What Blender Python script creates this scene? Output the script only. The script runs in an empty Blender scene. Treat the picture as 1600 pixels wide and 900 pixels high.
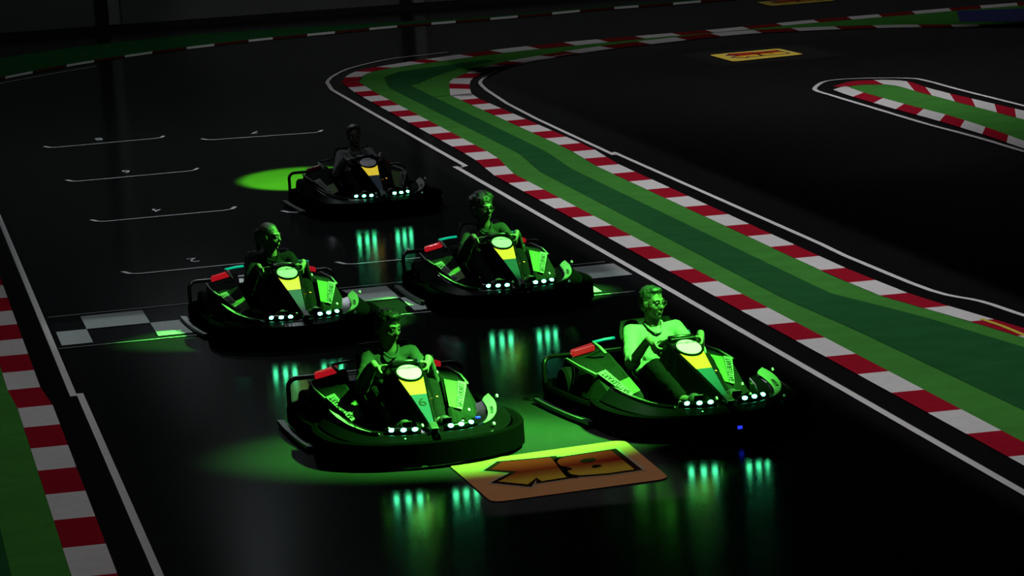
import bpy, bmesh, math, random
from mathutils import Vector, Matrix, Euler
random.seed(7)
SC = bpy.context.scene
COL = SC.collection
PI = math.pi

# ------------------------------------------------------------------ camera
CF, CROLL, CYH, CH = 6162.0, math.radians(-4.055), -374.94, 4.35      # focal length (px of 1600), roll, horizon row, height
_p = math.atan((450 - CYH) / CF)
FW = Vector((0, math.cos(_p), -math.sin(_p)))
_u0 = Vector((0, math.sin(_p), math.cos(_p))); _r0 = Vector((1, 0, 0))
RT = _r0 * math.cos(CROLL) + _u0 * math.sin(CROLL)
UP = -(_r0 * math.sin(CROLL) - _u0 * math.cos(CROLL))
CP = Vector((0, 0, CH))
cam = bpy.data.cameras.new('camera'); camo = bpy.data.objects.new('camera', cam); COL.objects.link(camo)
cam.sensor_width = 36; cam.lens = 36 * CF / 1600; cam.clip_end = 500
camo.matrix_world = Matrix(((RT.x, UP.x, -FW.x, CP.x), (RT.y, UP.y, -FW.y, CP.y), (RT.z, UP.z, -FW.z, CP.z), (0, 0, 0, 1)))
SC.camera = camo
def at(x, y, z=0.0):
    """point of the hall at height z seen at photo pixel x, y"""
    d = FW * CF + RT * (x - 800) + UP * (450 - y)
    return CP + d * ((z - CH) / d.z)
LA = Vector((-0.16078467, 0.98698951, 0)); LX = Vector((0.98698951, 0.16078467, 0))   # along / across the race lane
def uv(u, v, z=0.0): return LX * u + LA * v + Vector((0, 0, z))
LANE_ANG = math.atan2(LX.y, LX.x)

# ------------------------------------------------------------------ world and exposure
SC.view_settings.view_transform = 'Standard'; SC.view_settings.look = 'None'
SC.view_settings.exposure = 0.0; SC.view_settings.gamma = 1.0; SC.view_settings.use_curve_mapping = False
w = bpy.data.worlds.new('hall_darkness'); SC.world = w; w.use_nodes = True
w.node_tree.nodes['Background'].inputs[0].default_value = (0.6, 0.75, 0.9, 1)
w.node_tree.nodes['Background'].inputs[1].default_value = 0.0008

# ------------------------------------------------------------------ ceiling projectors (spot lamps with a shutter)
def projector(name, u, v, h, power, color, u0=-99, u1=99, v0=-99, v1=99, soft=0.25, angle=150, radius=0.05):
    """spot lamp hung at height h over lane position u, v; its shutter lets light through to u0..u1, v0..v1 on the floor"""
    L = bpy.data.lights.new(name, 'SPOT'); o = bpy.data.objects.new(name, L); COL.objects.link(o)
    L.energy = power; L.color = color; L.spot_size = math.radians(angle); L.spot_blend = 0.2; L.shadow_soft_size = radius
    o.location = uv(u, v, h); o.rotation_euler = (0, 0, LANE_ANG)
    L.use_nodes = True; nt = L.node_tree; N = nt.nodes; lk = nt.links
    em = N['Emission']; tc = N.new('ShaderNodeTexCoord'); sp = N.new('ShaderNodeSeparateXYZ'); lk.new(tc.outputs['Normal'], sp.inputs[0])
    def m(op, a, b=None, c=None):
        n = N.new('ShaderNodeMath'); n.operation = op
        for i, q in enumerate((a, b, c)):
            if q is None: continue
            if isinstance(q, (int, float)): n.inputs[i].default_value = q
            else: lk.new(q, n.inputs[i])
        return n.outputs[0]
    def ramp(q, e0, e1):
        n = N.new('ShaderNodeMapRange'); n.interpolation_type = 'SMOOTHSTEP'
        n.inputs['From Min'].default_value = e0; n.inputs['From Max'].default_value = e1
        lk.new(q, n.inputs['Value']); return n.outputs['Result']
    fac = None
    for axis, c, lo, hi in (('X', u, u0, u1), ('Y', v, v0, v1)):
        q = m('MULTIPLY', m('DIVIDE', sp.outputs[axis], sp.outputs['Z']), -h)
        q = m('ADD', q, c)
        for lim, sgn in ((lo, 1), (hi, -1)):
            if abs(lim) > 90: continue
            r = ramp(q, lim - soft / 2, lim + soft / 2)
            if sgn < 0: r = m('SUBTRACT', 1.0, r)
            fac = r if fac is None else m('MULTIPLY', fac, r)
    if fac is not None: lk.new(fac, em.inputs['Strength'])
    return o
WHITE = (1.0, 0.97, 0.98)
# chicane island, a row of projectors over it
for v, pw in ((24, 270), (31, 330), (38, 370), (45, 270), (51, 140)):
    projector('island_projector', 7.3, v, 5.5, pw, WHITE, u0=6.2, u1=8.6, soft=0.2)
# the far part of the hall
for u, v, pw in ((9, 62, 75), (14, 60, 75), (20, 64, 50)):
    projector('far_projector', u, v, 6, pw, WHITE, v0=56, soft=1.0, u0=5.5)
projector('finger_projector', 12, 46, 5.5, 480, WHITE, u0=9.4, v0=38, v1=52.0, soft=3.0)
projector('emblem_projector', 12.5, 54, 5.5, 420, (1, .95, .8), u0=11.7, u1=13.4, v0=52.6, v1=55.2)
for u, v, pw in ((1.5, 66, 34), (6, 66, 40)):
    projector('wall_projector', u, v, 6, pw, (0.85, 1.0, 0.9), v0=58, soft=2)
# starting grid and lane
for v, pw in ((33, 170), (41, 260), (48, 330)):
    projector('grid_projector', 3.8, v, 6, pw, (0.85, 0.97, 1.0), u0=1.4, u1=6.25)
projector('line_projector', 3.8, 31.6, 6, 310, (0.85, 1.0, 1.0), u0=1.4, u1=6.3, v0=31.0, v1=32.5, soft=.2)
# left verge
for v, pw in ((22, 75), (28, 85), (34, 80)):
    projector('verge_projector', 0.9, v, 5.5, pw, WHITE, u1=1.5, soft=.2)
projector('near_emblem_projector', 4.1, 23.5, 5.5, 780, (1.0, 0.92, 0.9), u0=3.4, u1=4.7, v0=22.3, v1=24.9, soft=.15)

def aura(name, target, src, power, size, blend=0.35, color=(0.11, 1.0, 0.085)):
    """green follow-spot hung at src, aimed at target on the floor"""
    L = bpy.data.lights.new(name, 'SPOT'); o = bpy.data.objects.new(name, L); COL.objects.link(o)
    L.energy = power; L.color = color; L.spot_size = math.radians(size); L.spot_blend = blend; L.shadow_soft_size = 0.06
    o.location = src; d = Vector(target) - Vector(src)
    o.rotation_euler = d.to_track_quat('-Z', 'Y').to_euler()
    return o
KARTS = [(-.77, 25.52, 11.7), (1.03, 25.75, 16.05), (-1.83, 31.12, 12.58), (-.12, 32.08, 10.88), (-1.41, 39.42, 11.91)]
def kart_aura(i, dx, dy, off, power, size, blend=.5):
    x, y, a = KARTS[i]; t = Vector((x + dx, y + dy, 0)); aura('green_follow_spot', t, t + Vector(off), power, size, blend)
kart_aura(0, 0.38, -0.50, (3.7, -0.9, 5.5), 56000, 22, .9)
kart_aura(1, -0.42, -0.10, (2.6, -2.2, 5.8), 33000, 20, .9)
kart_aura(2, -0.02, -0.20, (4.7, 0.8, 4.8), 22000, 14.5, .4)
kart_aura(3, 0.0, -0.18, (4.2, 0.2, 5.0), 22000, 15, .4)
aura('green_follow_spot', at(475, 280), at(475, 280) + Vector((1.5, -9, 6)), 520000, 7.5, .3, (0.14, 1.0, 0.02))

# ------------------------------------------------------------------ materials
MATS = {}
def mat(name, color=(0.5, 0.5, 0.5), rough=0.5, metal=0.0, spec=0.5, emit=None, strength=0.0, bump=0.0, bscale=40, var=0.0, vscale=6.0, coat=0.0):
    if name in MATS: return MATS[name]
    m = bpy.data.materials.new(name); m.use_nodes = True; nt = m.node_tree; b = nt.nodes['Principled BSDF']
    b.inputs['Base Color'].default_value = (*color, 1); b.inputs['Roughness'].default_value = rough; b.inputs['Metallic'].default_value = metal
    b.inputs['Specular IOR Level'].default_value = spec; b.inputs['Coat Weight'].default_value = coat
    if emit: b.inputs['Emission Color'].default_value = (*emit, 1); b.inputs['Emission Strength'].default_value = strength
    tc = nt.nodes.new('ShaderNodeTexCoord')
    if var:
        n = nt.nodes.new('ShaderNodeTexNoise'); n.inputs['Scale'].default_value = vscale; n.inputs['Detail'].default_value = 6
        nt.links.new(tc.outputs['Object'], n.inputs['Vector'])
        mx = nt.nodes.new('ShaderNodeMix'); mx.data_type = 'RGBA'
        mx.inputs[6].default_value = (*[c * (1 - var) for c in color], 1); mx.inputs[7].default_value = (*[min(1, c * (1 + var)) for c in color], 1)
        nt.links.new(n.outputs['Fac'], mx.inputs[0]); nt.links.new(mx.outputs[2], b.inputs['Base Color'])
    if bump:
        n = nt.nodes.new('ShaderNodeTexNoise'); n.inputs['Scale'].default_value = bscale
        nt.links.new(tc.outputs['Object'], n.inputs['Vector'])
        bp = nt.nodes.new('ShaderNodeBump'); bp.inputs['Strength'].default_value = bump; bp.inputs['Distance'].default_value = 0.01
        nt.links.new(n.outputs['Fac'], bp.inputs['Height']); nt.links.new(bp.outputs['Normal'], b.inputs['Normal'])
    MATS[name] = m; return m
M_floor = mat('polished dark floor', (0.0105, 0.0105, 0.0115), rough=0.135, spec=0.04, bump=0.0, bscale=3, var=0.25, vscale=2.0)
M_wall = mat('grey panel wall', (0.16, 0.17, 0.165), rough=0.8, var=0.15, vscale=.7)
M_walldark = mat('black barrier', (0.01, 0.01, 0.01), rough=0.7)
M_post = mat('pale wall post', (0.3, 0.31, 0.31), rough=0.7)
M_w = mat('white marking', (0.80, 0.80, 0.80), rough=0.9, spec=0.0, var=0.10, vscale=9)
M_r = mat('red marking', (0.40, 0.012, 0.03), rough=0.9, spec=0.0, var=0.12, vscale=9)
M_rdim = mat('dimmed red marking', (0.22, 0.02, 0.02), rough=0.9, spec=0.0, var=0.2)  # weak light on the turn kerbs, put into a darker red
M_rdim_far = mat('far dimmed red marking', (0.10, 0.02, 0.015), rough=0.9, spec=0.0, var=0.2)  # red darkened to stand for the dim light on the far verge
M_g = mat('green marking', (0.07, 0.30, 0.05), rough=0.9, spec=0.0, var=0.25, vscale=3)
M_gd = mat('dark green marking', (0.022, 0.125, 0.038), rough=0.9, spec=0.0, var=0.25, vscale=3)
M_b = mat('blue marking', (0.02, 0.03, 0.20), rough=0.7, spec=0.1, var=0.2)
M_y = mat('yellow marking', (0.75, 0.62, 0.05), rough=0.7, spec=0.1)
M_body = mat('black kart plastic', (0.0013, 0.0013, 0.0014), rough=0.22, spec=0.05, bump=0.02, bscale=15)
M_bump = mat('black bumper rubber', (0.0008, 0.0008, 0.0008), rough=0.5, spec=0.0)
M_pod = mat('dark grey pod plastic', (0.007, 0.008, 0.007), rough=0.6, spec=0.0, var=0.2, vscale=20)
M_decal = mat('white decal', (0.12, 0.12, 0.11), rough=0.6, spec=0.03)
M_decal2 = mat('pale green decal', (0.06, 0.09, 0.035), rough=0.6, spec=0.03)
M_ink = mat('black lettering', (0.006, 0.006, 0.006), rough=0.6, spec=.1)
M_panel = mat('teal number panel', (0.008, 0.022, 0.05), rough=0.4, spec=0.3)
M_oval = mat('white oval badge', (0.34, 0.30, 0.34), rough=0.35)
M_screen = mat('lit yellow screen', (0.07, 0.085, 0.005), rough=0.4, emit=(0.85, 0.62, 0.03), strength=0.75)
M_led = mat('headlight led', (0.02, 0.02, 0.02), emit=(0.075, 1.0, 0.42), strength=30.0)
M_red = mat('tail light red', (0.12, 0.002, 0.004), rough=0.25, emit=(1.0, 0.015, 0.03), strength=0.35)
M_orange = mat('orange indicator', (0.1, 0.04, 0.0), emit=(1.0, 0.38, 0.04), strength=2.5)
M_blue = mat('blue indicator', (0.0, 0.0, 0.1), emit=(0.02, 0.04, 1.0), strength=1.2)
M_teal = mat('teal edge light', (0.01, 0.05, 0.04), emit=(0.0, 0.85, 0.45), strength=0.55)
M_tire = mat('tyre rubber', (0.0025, 0.0025, 0.0025), rough=0.8, spec=0.03)
M_rim = mat('wheel rim metal', (0.006, 0.006, 0.006), rough=0.4, spec=.1)
M_chrome = mat('polished bolt', (0.8, 0.8, 0.8), rough=0.38, metal=1.0)
M_tube = mat('black steel tube', (0.004, 0.004, 0.004), rough=0.35, spec=0.3)
M_rail = mat('grey side rail', (0.015, 0.016, 0.015), rough=0.45)
M_seat = mat('black seat shell', (0.002, 0.002, 0.002), rough=0.55, spec=0.04)

# ------------------------------------------------------------------ mesh helpers
def link(name, bm, mats, parent=None, smooth=False, bevel=0.0, seg=2):
    me = bpy.data.meshes.new(name); bmesh.ops.recalc_face_normals(bm, faces=bm.faces)
    bm.to_mesh(me); bm.free()
    for m in (mats if isinstance(mats, (list, tuple)) else [mats]): me.materials.append(m)
    o = bpy.data.objects.new(name, me); COL.objects.link(o)
    if smooth: me.shade_smooth()
    if bevel:
        b = o.modifiers.new('bevel', 'BEVEL'); b.width = bevel; b.segments = seg; b.limit_method = 'ANGLE'
    if parent: o.parent = parent
    return o
def thing(name, label, cat, loc=(0, 0, 0), rz=0, group=None):
    o = bpy.data.objects.new(name, None); COL.objects.link(o); o.empty_display_size = .2
    o.location = loc; o.rotation_euler = (0, 0, rz); return tag(o, label, cat, group)
def tag(o, label, cat, group=None):
    o['label'] = label; o['category'] = cat
    if group: o['group'] = group
    return o
def struct(o): o['kind'] = 'structure'; return o
def box(bm, c, s, rot=None, mi=0):
    r = bmesh.ops.create_cube(bm, size=1)
    M = Matrix.Translation(c) @ (rot.to_matrix().to_4x4() if rot else Matrix()) @ Matrix.Diagonal((*s, 1))
    bmesh.ops.transform(bm, matrix=M, verts=r['verts'])
    for f in set(f for v in r['verts'] for f in v.link_faces): f.material_index = mi
def ball(bm, c, r, seg=14, rings=9, rot=None, mi=0):
    if isinstance(r, (int, float)): r = (r, r, r)
    q = bmesh.ops.create_uvsphere(bm, u_segments=seg, v_segments=rings, radius=1)
    M = Matrix.Translation(c) @ (rot if rot else Matrix()) @ Matrix.Diagonal((*r, 1))
    bmesh.ops.transform(bm, matrix=M, verts=q['verts'])
    if mi:
        for f in set(f for v in q['verts'] for f in v.link_faces): f.material_index = mi
def cone(bm, a, b, r0, r1, seg=14):
    a = Vector(a); b = Vector(b); d = b - a
    if d.length < 1e-6: return
    M = Matrix.Translation((a + b) / 2) @ d.to_track_quat('Z', 'Y').to_matrix().to_4x4()
    bmesh.ops.create_cone(bm, cap_ends=True, segments=seg, radius1=r0, radius2=r1, depth=d.length, matrix=M)
def capsule(bm, a, b, r0, r1=None, seg=14):
    r1 = r0 if r1 is None else r1
    cone(bm, a, b, r0, r1, seg); ball(bm, a, r0, seg, 8); ball(bm, b, r1, seg, 8)
def spline(pts, n=8, closed=False):
    P = [Vector(p) for p in pts]; out = []; N = len(P)
    for i in range(N if closed else N - 1):
        p0 = P[(i - 1) % N] if closed or i > 0 else P[i] * 2 - P[i + 1]
        p1 = P[i]; p2 = P[(i + 1) % N]
        p3 = P[(i + 2) % N] if closed or i + 2 < N else p2 * 2 - p1
        for k in range(n):
            t = k / n
            out.append(0.5 * ((2 * p1) + (p2 - p0) * t + (2 * p0 - 5 * p1 + 4 * p2 - p3) * t * t + (3 * p1 - p0 - 3 * p2 + p3) * t ** 3))
    if not closed: out.append(P[-1])
    return out
def tube(bm, pts, r, seg=10, closed=False):
    n = len(pts); rings = []; pts = [Vector(p) for p in pts]; prev = None
    for i, p in enumerate(pts):
        t = (pts[(i + 1) % n] - pts[i - 1]) if closed else (pts[min(i + 1, n - 1)] - pts[max(i - 1, 0)])
        t.normalize()
        a = prev if prev else (Vector((0, 0, 1)) if abs(t.z) < .9 else Vector((1, 0, 0)))
        a = (a - t * a.dot(t)).normalized(); prev = a; b = t.cross(a)
        rr = r[i] if isinstance(r, (list, tuple)) else r
        rings.append([bm.verts.new(p + (a * math.cos(2 * PI * k / seg) + b * math.sin(2 * PI * k / seg)) * rr) for k in range(seg)])
    for i in range(n if closed else n - 1):
        A, B = rings[i], rings[(i + 1) % n]
        for k in range(seg): bm.faces.new((A[k], A[(k + 1) % seg], B[(k + 1) % seg], B[k]))
    if not closed: bm.faces.new(rings[0][::-1]); bm.faces.new(rings[-1])
def loft(bm, secs, caps=True, closed_sec=True):
    rings = [[bm.verts.new(p) for p in s] for s in secs]; n = len(rings[0]); fs = []
    for A, B in zip(rings, rings[1:]):
        for k in range(n if closed_sec else n - 1): fs.append(bm.faces.new((A[k], A[(k + 1) % n], B[(k + 1) % n], B[k])))
    if caps and closed_sec: bm.faces.new(rings[0][::-1]); bm.faces.new(rings[-1])
    return fs
def sweep(bm, path, prof):
    """closed (offset, z) profile swept along a horizontal path; offset is to the right of travel"""
    P = [Vector(p) for p in path]; secs = []
    for i, p in enumerate(P):
        t = P[min(i + 1, len(P) - 1)] - P[max(i - 1, 0)]; t.z = 0; t.normalize(); nrm = Vector((t.y, -t.x, 0))
        secs.append([p + nrm * o + Vector((0, 0, z)) for o, z in prof])
    loft(bm, secs)
def mir(pts): return [(-x, *r) for x, *r in reversed(pts)]
def poly(bm, pts, mi=0):
    f = bm.faces.new([bm.verts.new(p) for p in pts]); f.material_index = mi; return f
def strip(bm, A, B, mi=0):
    a = [bm.verts.new(p) for p in A]; b = [bm.verts.new(p) for p in B]
    for i in range(len(a) - 1):
        f = bm.faces.new((a[i], b[i], b[i + 1], a[i + 1])); f.material_index = mi if isinstance(mi, int) else mi[i]
def line_strip(bm, pts, wdt, z):
    P = [Vector(p) for p in pts]; A = []; B = []
    for i, p in enumerate(P):
        t = (P[min(i + 1, len(P) - 1)] - P[max(i - 1, 0)]); t.z = 0; t.normalize(); n = Vector((t.y, -t.x, 0)) * wdt / 2
        q = Vector((p.x, p.y, z)); A.append(q - n); B.append(q + n)
    strip(bm, A, B)
def text_mesh(name, body, size, M, mats, parent, space=1.0):
    c = bpy.data.curves.new(name, 'FONT'); c.body = body; c.size = size; c.align_x = 'CENTER'; c.align_y = 'CENTER'; c.space_character = space
    c.extrude = 0.0008
    t = bpy.data.objects.new(name + '_tmp', c); COL.objects.link(t)
    dg = bpy.context.evaluated_depsgraph_get(); me = bpy.data.meshes.new_from_object(t.evaluated_get(dg))
    bpy.data.objects.remove(t); me.name = name; me.transform(M); me.materials.clear()
    for m in (mats if isinstance(mats, (list, tuple)) else [mats]): me.materials.append(m)
    o = bpy.data.objects.new(name, me); COL.objects.link(o)
    if parent: o.parent = parent
    return o
def remesh(name, bm, mats, parent, voxel, smooth_it=3, disp=0.0, dscale=0.02):
    me = bpy.data.meshes.new(name); bm.to_mesh(me); bm.free()
    o = bpy.data.objects.new(name + '_tmp', me); COL.objects.link(o)
    r = o.modifiers.new('r', 'REMESH'); r.mode = 'VOXEL'; r.voxel_size = voxel; r.use_smooth_shade = True
    s = o.modifiers.new('s', 'SMOOTH'); s.iterations = smooth_it; s.factor = 0.5
    if disp:
        tx = bpy.data.textures.new(name + '_noise', 'CLOUDS'); tx.noise_scale = dscale
        d = o.modifiers.new('d', 'DISPLACE'); d.texture = tx; d.strength = disp; d.mid_level = 0.5
    dg = bpy.context.evaluated_depsgraph_get(); out = bpy.data.meshes.new_from_object(o.evaluated_get(dg))
    bpy.data.objects.remove(o); bpy.data.meshes.remove(me)
    out.name = name; out.materials.clear()
    for m in (mats if isinstance(mats, (list, tuple)) else [mats]): out.materials.append(m)
    out.shade_smooth()
    q = bpy.data.objects.new(name, out); COL.objects.link(q)
    if parent: q.parent = parent
    return q

# ------------------------------------------------------------------ the hall: floor, back wall
bm = bmesh.new(); box(bm, (0, 45, -0.05), (90, 110, 0.1)); struct(link('floor', bm, M_floor))
wa, wb = at(0, 62), at(800, 4); wd = (wb - wa); wd.z = 0; wd.normalize(); wn = Vector((-wd.y, wd.x, 0))
w0 = wa - wd * 22; w1 = wa + wd * 34
def wall_box(bm, a, b, z0, z1, th, off=0.0):
    n = wn
    q = [a + n * off, b + n * off, b + n * (off + th), a + n * (off + th)]
    loft(bm, [[Vector((p.x, p.y, z0)) for p in q], [Vector((p.x, p.y, z1)) for p in q]])
bm = bmesh.new(); wall_box(bm, w0, w1, 0, 5.5, 0.3); struct(link('wall_back', bm, M_wall))
bm = bmesh.new(); wall_box(bm, w0, w1, 0, 0.12, 0.05, -0.06); struct(link('baseboard_back', bm, M_walldark))
for n, px in ((1, 181), (2, 655), (3, -160)):
    p = at(px, 62 - 58 * px / 800); k = (p - wa).dot(wd); c = wa + wd * k
    bm = bmesh.new(); wall_box(bm, c - wd * .1, c + wd * .1, 0.12, 5.5, 0.08, -0.10)
    struct(link('trim_%d' % n, bm, M_post, bevel=0.01))
    bm = bmesh.new(); wall_box(bm, c - wd * .34, c - wd * .14, 0.12, 5.5, 0.06, -0.07)
    struct(link('trim_%d' % (n + 3), bm, M_walldark, bevel=0.01))

# ------------------------------------------------------------------ floor markings: projected light put into base colours
Z1, Z2, Z3 = 0.004, 0.007, 0.010
def lerp_tab(tab, v):
    tab = sorted(tab)
    if v <= tab[0][0]: return tab[0][1]
    for (a, x), (b, y) in zip(tab, tab[1:]):
        if v <= b: return x + (y - x) * (v - a) / (b - a)
    return tab[-1][1]
def kerb_uv(bm, tin, tout, v0, v1, white_far, period):
    """red and white blocks along the lane between lateral tables tin / tout"""
    h = period / 2; k = math.floor((v0 - white_far) / h) - 1; v = white_far + k * h
    while v < v1:
        a, b = max(v, v0), min(v + h, v1)
        if b > a + 1e-4:
            i = round((v - white_far) / h); mi = 0 if i % 2 else 1      # block just below white_far is white
            poly(bm, [uv(lerp_tab(tin, a), a, Z2), uv(lerp_tab(tout, a), a, Z2), uv(lerp_tab(tout, b), b, Z2), uv(lerp_tab(tin, b), b, Z2)], mi)
        v += h
def px_path(pts, n=6, z=0.0): return [at(p.x, p.y, z) for p in spline([(x, y, 0) for x, y in pts], n)]
def resample(P, n):
    P = [Vector(p) for p in P]; L = [0]
    for a, b in zip(P, P[1:]): L.append(L[-1] + (b - a).length)
    out = []
    for k in range(n):
        s = L[-1] * k / (n - 1); i = max(j for j in range(len(L)) if L[j] <= s + 1e-9); i = min(i, len(P) - 2)
        out.append(P[i].lerp(P[i + 1], (s - L[i]) / max(1e-9, L[i + 1] - L[i])))
    return out
def kerb_px(bm, outer, inner, bounds, first, red=0, dim_from=0.0):
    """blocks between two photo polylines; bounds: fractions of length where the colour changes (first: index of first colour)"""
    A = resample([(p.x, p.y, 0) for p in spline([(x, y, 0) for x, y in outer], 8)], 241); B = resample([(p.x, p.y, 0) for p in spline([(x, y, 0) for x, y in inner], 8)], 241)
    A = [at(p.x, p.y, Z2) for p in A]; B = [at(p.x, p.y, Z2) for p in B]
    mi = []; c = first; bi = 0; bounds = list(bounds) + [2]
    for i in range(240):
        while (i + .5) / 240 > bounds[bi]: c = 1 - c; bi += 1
        mi.append(c if c or i / 240 < dim_from else red)
    strip(bm, A, B, mi)
def lines(name, parent, segs, wdt=0.05, m=None):
    bm = bmesh.new()
    for s in segs: line_strip(bm, s, wdt, Z2)
    return link(name, bm, m or M_w, parent)

# chicane island between the starting straight and the infield
isl = thing('track_island', 'long green track island with red and white kerbs curving through the middle of the hall', 'track marking', uv(7.3, 38))
isl.location = (0, 0, 0)
T_lo = [(19, 6.60), (41, 6.57), (43, 6.67), (53, 6.69), (55.1, 6.76)]; T_li = [(19, 6.83), (41, 6.78), (43, 6.93), (53, 6.94), (55.1, 6.99)]
T_ri = [(24, 8.30), (26, 8.14), (27.9, 7.94), (28.77, 7.83), (29.65, 7.72), (31, 7.69), (41, 7.68), (43, 7.76), (51.5, 7.745), (53, 7.98)]; T_ro = [(24, 8.5), (26, 8.33), (27.98, 8.11), (28.87, 8.01), (29.7, 7.94), (31.4, 7.90), (41, 7.92), (43, 8.01), (51.2, 7.98), (52.8, 8.22)]
def green_between(bm, l, r, v0, v1, z, n=40):
    V = [v0 + (v1 - v0) * i / n for i in range(n + 1)]
    strip(bm, [uv(lerp_tab(l, v), v, z) for v in V], [uv(lerp_tab(r, v), v, z) for v in V])
TURN_UP_IN = [(560.5, 128), (566, 119), (588, 110.5), (640, 102), (712, 92.5), (800, 81), (910, 70), (1026, 58.5), (1141, 48.5), (1251, 37.5), (1361, 28), (1471, 18.5), (1576, 10), (1680, 2)]
TURN_UP_OUT = [(534, 129.5), (541, 119), (565, 109), (622, 99), (696, 88), (800, 74.5), (908, 63.5), (1026, 53.5), (1141, 43.5), (1251, 32.5), (1361, 23), (1471, 13.5), (1576, 5), (1680, -3)]
TURN_LO_IN = [(704, 150), (702, 136), (704, 126), (722, 117), (752, 106), (790, 96), (835, 88), (926, 73.5), (1032, 60.5), (1152, 48.5), (1279, 42), (1405, 38.5), (1516, 38.5), (1620, 38)]
TURN_LO_OUT = [(738, 150), (734, 136), (737, 124), (752, 117), (782, 107), (812, 99.5), (850, 92.5), (936, 79), (1040, 66.5), (1155, 54), (1280, 47), (1405, 43), (1516, 42.5), (1620, 42)]
bm = bmesh.new(); green_between(bm, T_li, T_ri, 19, 51.5, Z1, 60)
A = resample(px_path(TURN_UP_IN, 8, Z1), 90); B = resample(px_path(TURN_LO_IN, 8, Z1), 90)
A = [uv(6.94, 51.5, Z1), uv(6.95, 53, Z1)] + [at(p.x, p.y, Z1) for p in resample([(q.x, q.y, 0) for q in spline([(x, y, 0) for x, y in TURN_UP_IN], 8)], 90)]
B = [at(p.x, p.y, Z1) for p in resample([(q.x, q.y, 0) for q in spline([(x, y, 0) for x, y in TURN_LO_IN], 8)], 92)]
strip(bm, A, B); link('grass_band', bm, M_g, isl)
bm = bmesh.new()
T_d0 = [(19, 7.18), (24, 7.16), (28, 7.10), (30, 7.03), (41, 7.06), (43, 7.2), (53.6, 7.22)]; T_d1 = [(19, 8.2), (26.5, 7.92), (28.4, 7.70), (30, 7.42), (41, 7.40), (43, 7.50), (53.6, 7.52)]
green_between(bm, T_d0, T_d1, 19, 53.6, Z2, 60)
strip(bm, [uv(7.22, 53.6, Z2)] + [at(x, y, Z2) for x, y in ((604, 130), (600, 121), (622, 112), (680, 104), (760, 93))], [uv(7.52, 53.6, Z2)] + [at(x, y, Z2) for x, y in ((655, 130), (668, 124), (690, 115), (720, 106), (775, 95))])
link('grass_stripe', bm, M_gd, isl)
bm = bmesh.new(); kerb_uv(bm, T_lo, T_li, 19, 55.1, 28.65, 1.76)
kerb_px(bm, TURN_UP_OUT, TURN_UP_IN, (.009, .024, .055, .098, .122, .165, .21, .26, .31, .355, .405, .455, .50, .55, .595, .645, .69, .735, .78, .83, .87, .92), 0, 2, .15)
link('kerb', bm, [M_r, M_w, M_rdim], isl)
bm = bmesh.new(); kerb_uv(bm, T_ri, T_ro, 24, 51.5, 31.37, 1.75)
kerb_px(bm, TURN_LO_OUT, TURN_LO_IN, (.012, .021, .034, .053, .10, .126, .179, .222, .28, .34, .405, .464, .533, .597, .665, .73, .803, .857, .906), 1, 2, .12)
link('kerb', bm, [M_r, M_w, M_rdim], isl)
lines('edge_line', isl, [[uv(6.35, v) for v in (18, 30, 42.25)], [uv(6.39, 42.1 + .01), uv(6.46, 42.2), uv(6.47, 50), uv(6.48, 54)] + px_path([(511, 129), (519, 120.5), (541.6, 109), (575.6, 99.7), (613, 92), (651, 87.5), (700, 82)])], 0.055)
lines('edge_line', isl, [px_path([(1640, 503), (1600, 494), (1533, 472), (1455, 455), (1319, 400)], 4) + [uv(8.11, 33), uv(8.12, 42.3)], [uv(8.07, 42), uv(8.11, 47), uv(8.17, 49.5)] + px_path([(760, 141), (751, 132), (752, 126), (764, 118.5), (802, 103.5), (859, 90), (900, 83.5), (960, 76.5)])], 0.05)
bm = bmesh.new(); line_strip(bm, [at(1533, 500), at(1566, 511), at(1604, 527)], 0.035, Z3); link('yellow_streak', bm, M_y, isl)
bm = bmesh.new(); poly(bm, [at(1495, 17, Z2), at(1600, 13, Z2), at(1640, 13, Z2), at(1640, 34, Z2), at(1500, 34, Z2)]); link('blue_patch', bm, M_b, isl)

# finger island at the right
fin = thing('track_island', 'short finger shaped green island with kerbs at the far right', 'track marking')
c2 = lambda L: [(800 + x / 2, y / 2) for x, y in L]
lo_o = c2([(1003, 280), (1065, 302), (1195, 340), (1320, 374), (1440, 410), (1530, 440), (1640, 478)]); lo_i = c2([(1040, 268), (1110, 292), (1240, 328), (1370, 362), (1490, 400), (1600, 440), (1640, 453)])
up_o = c2([(1003, 270), (1050, 256), (1100, 251), (1180, 250), (1245, 256), (1310, 277), (1450, 311), (1640, 355)]); up_i = c2([(1040, 272), (1080, 266), (1120, 264), (1170, 264), (1215, 271), (1270, 287), (1400, 321), (1640, 384)])
bm = bmesh.new(); strip(bm, [at(p.x, p.y, Z1) for p in resample([(x, y, 0) for x, y in up_i], 60)], [at(p.x, p.y, Z1) for p in resample([(x, y, 0) for x, y in lo_i], 60)]); link('grass_band', bm, M_g, fin)
bm = bmesh.new(); kerb_px(bm, lo_o, lo_i, (.10, .20, .31, .41, .52, .62, .73, .85), 1); link('kerb', bm, [M_r, M_w], fin)
bm = bmesh.new(); kerb_px(bm, up_o, up_i, (.20, .36, .45, .57, .68, .79, .89), 0); link('kerb', bm, [M_r, M_w], fin)
lines('edge_line', fin, [px_path(c2([(1640, 487), (1450, 430), (1300, 390), (1150, 345), (1000, 300), (950, 284), (950, 272), (975, 257), (1020, 250), (1100, 246), (1240, 246), (1300, 255), (1400, 282), (1640, 342)]))], 0.06)

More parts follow.
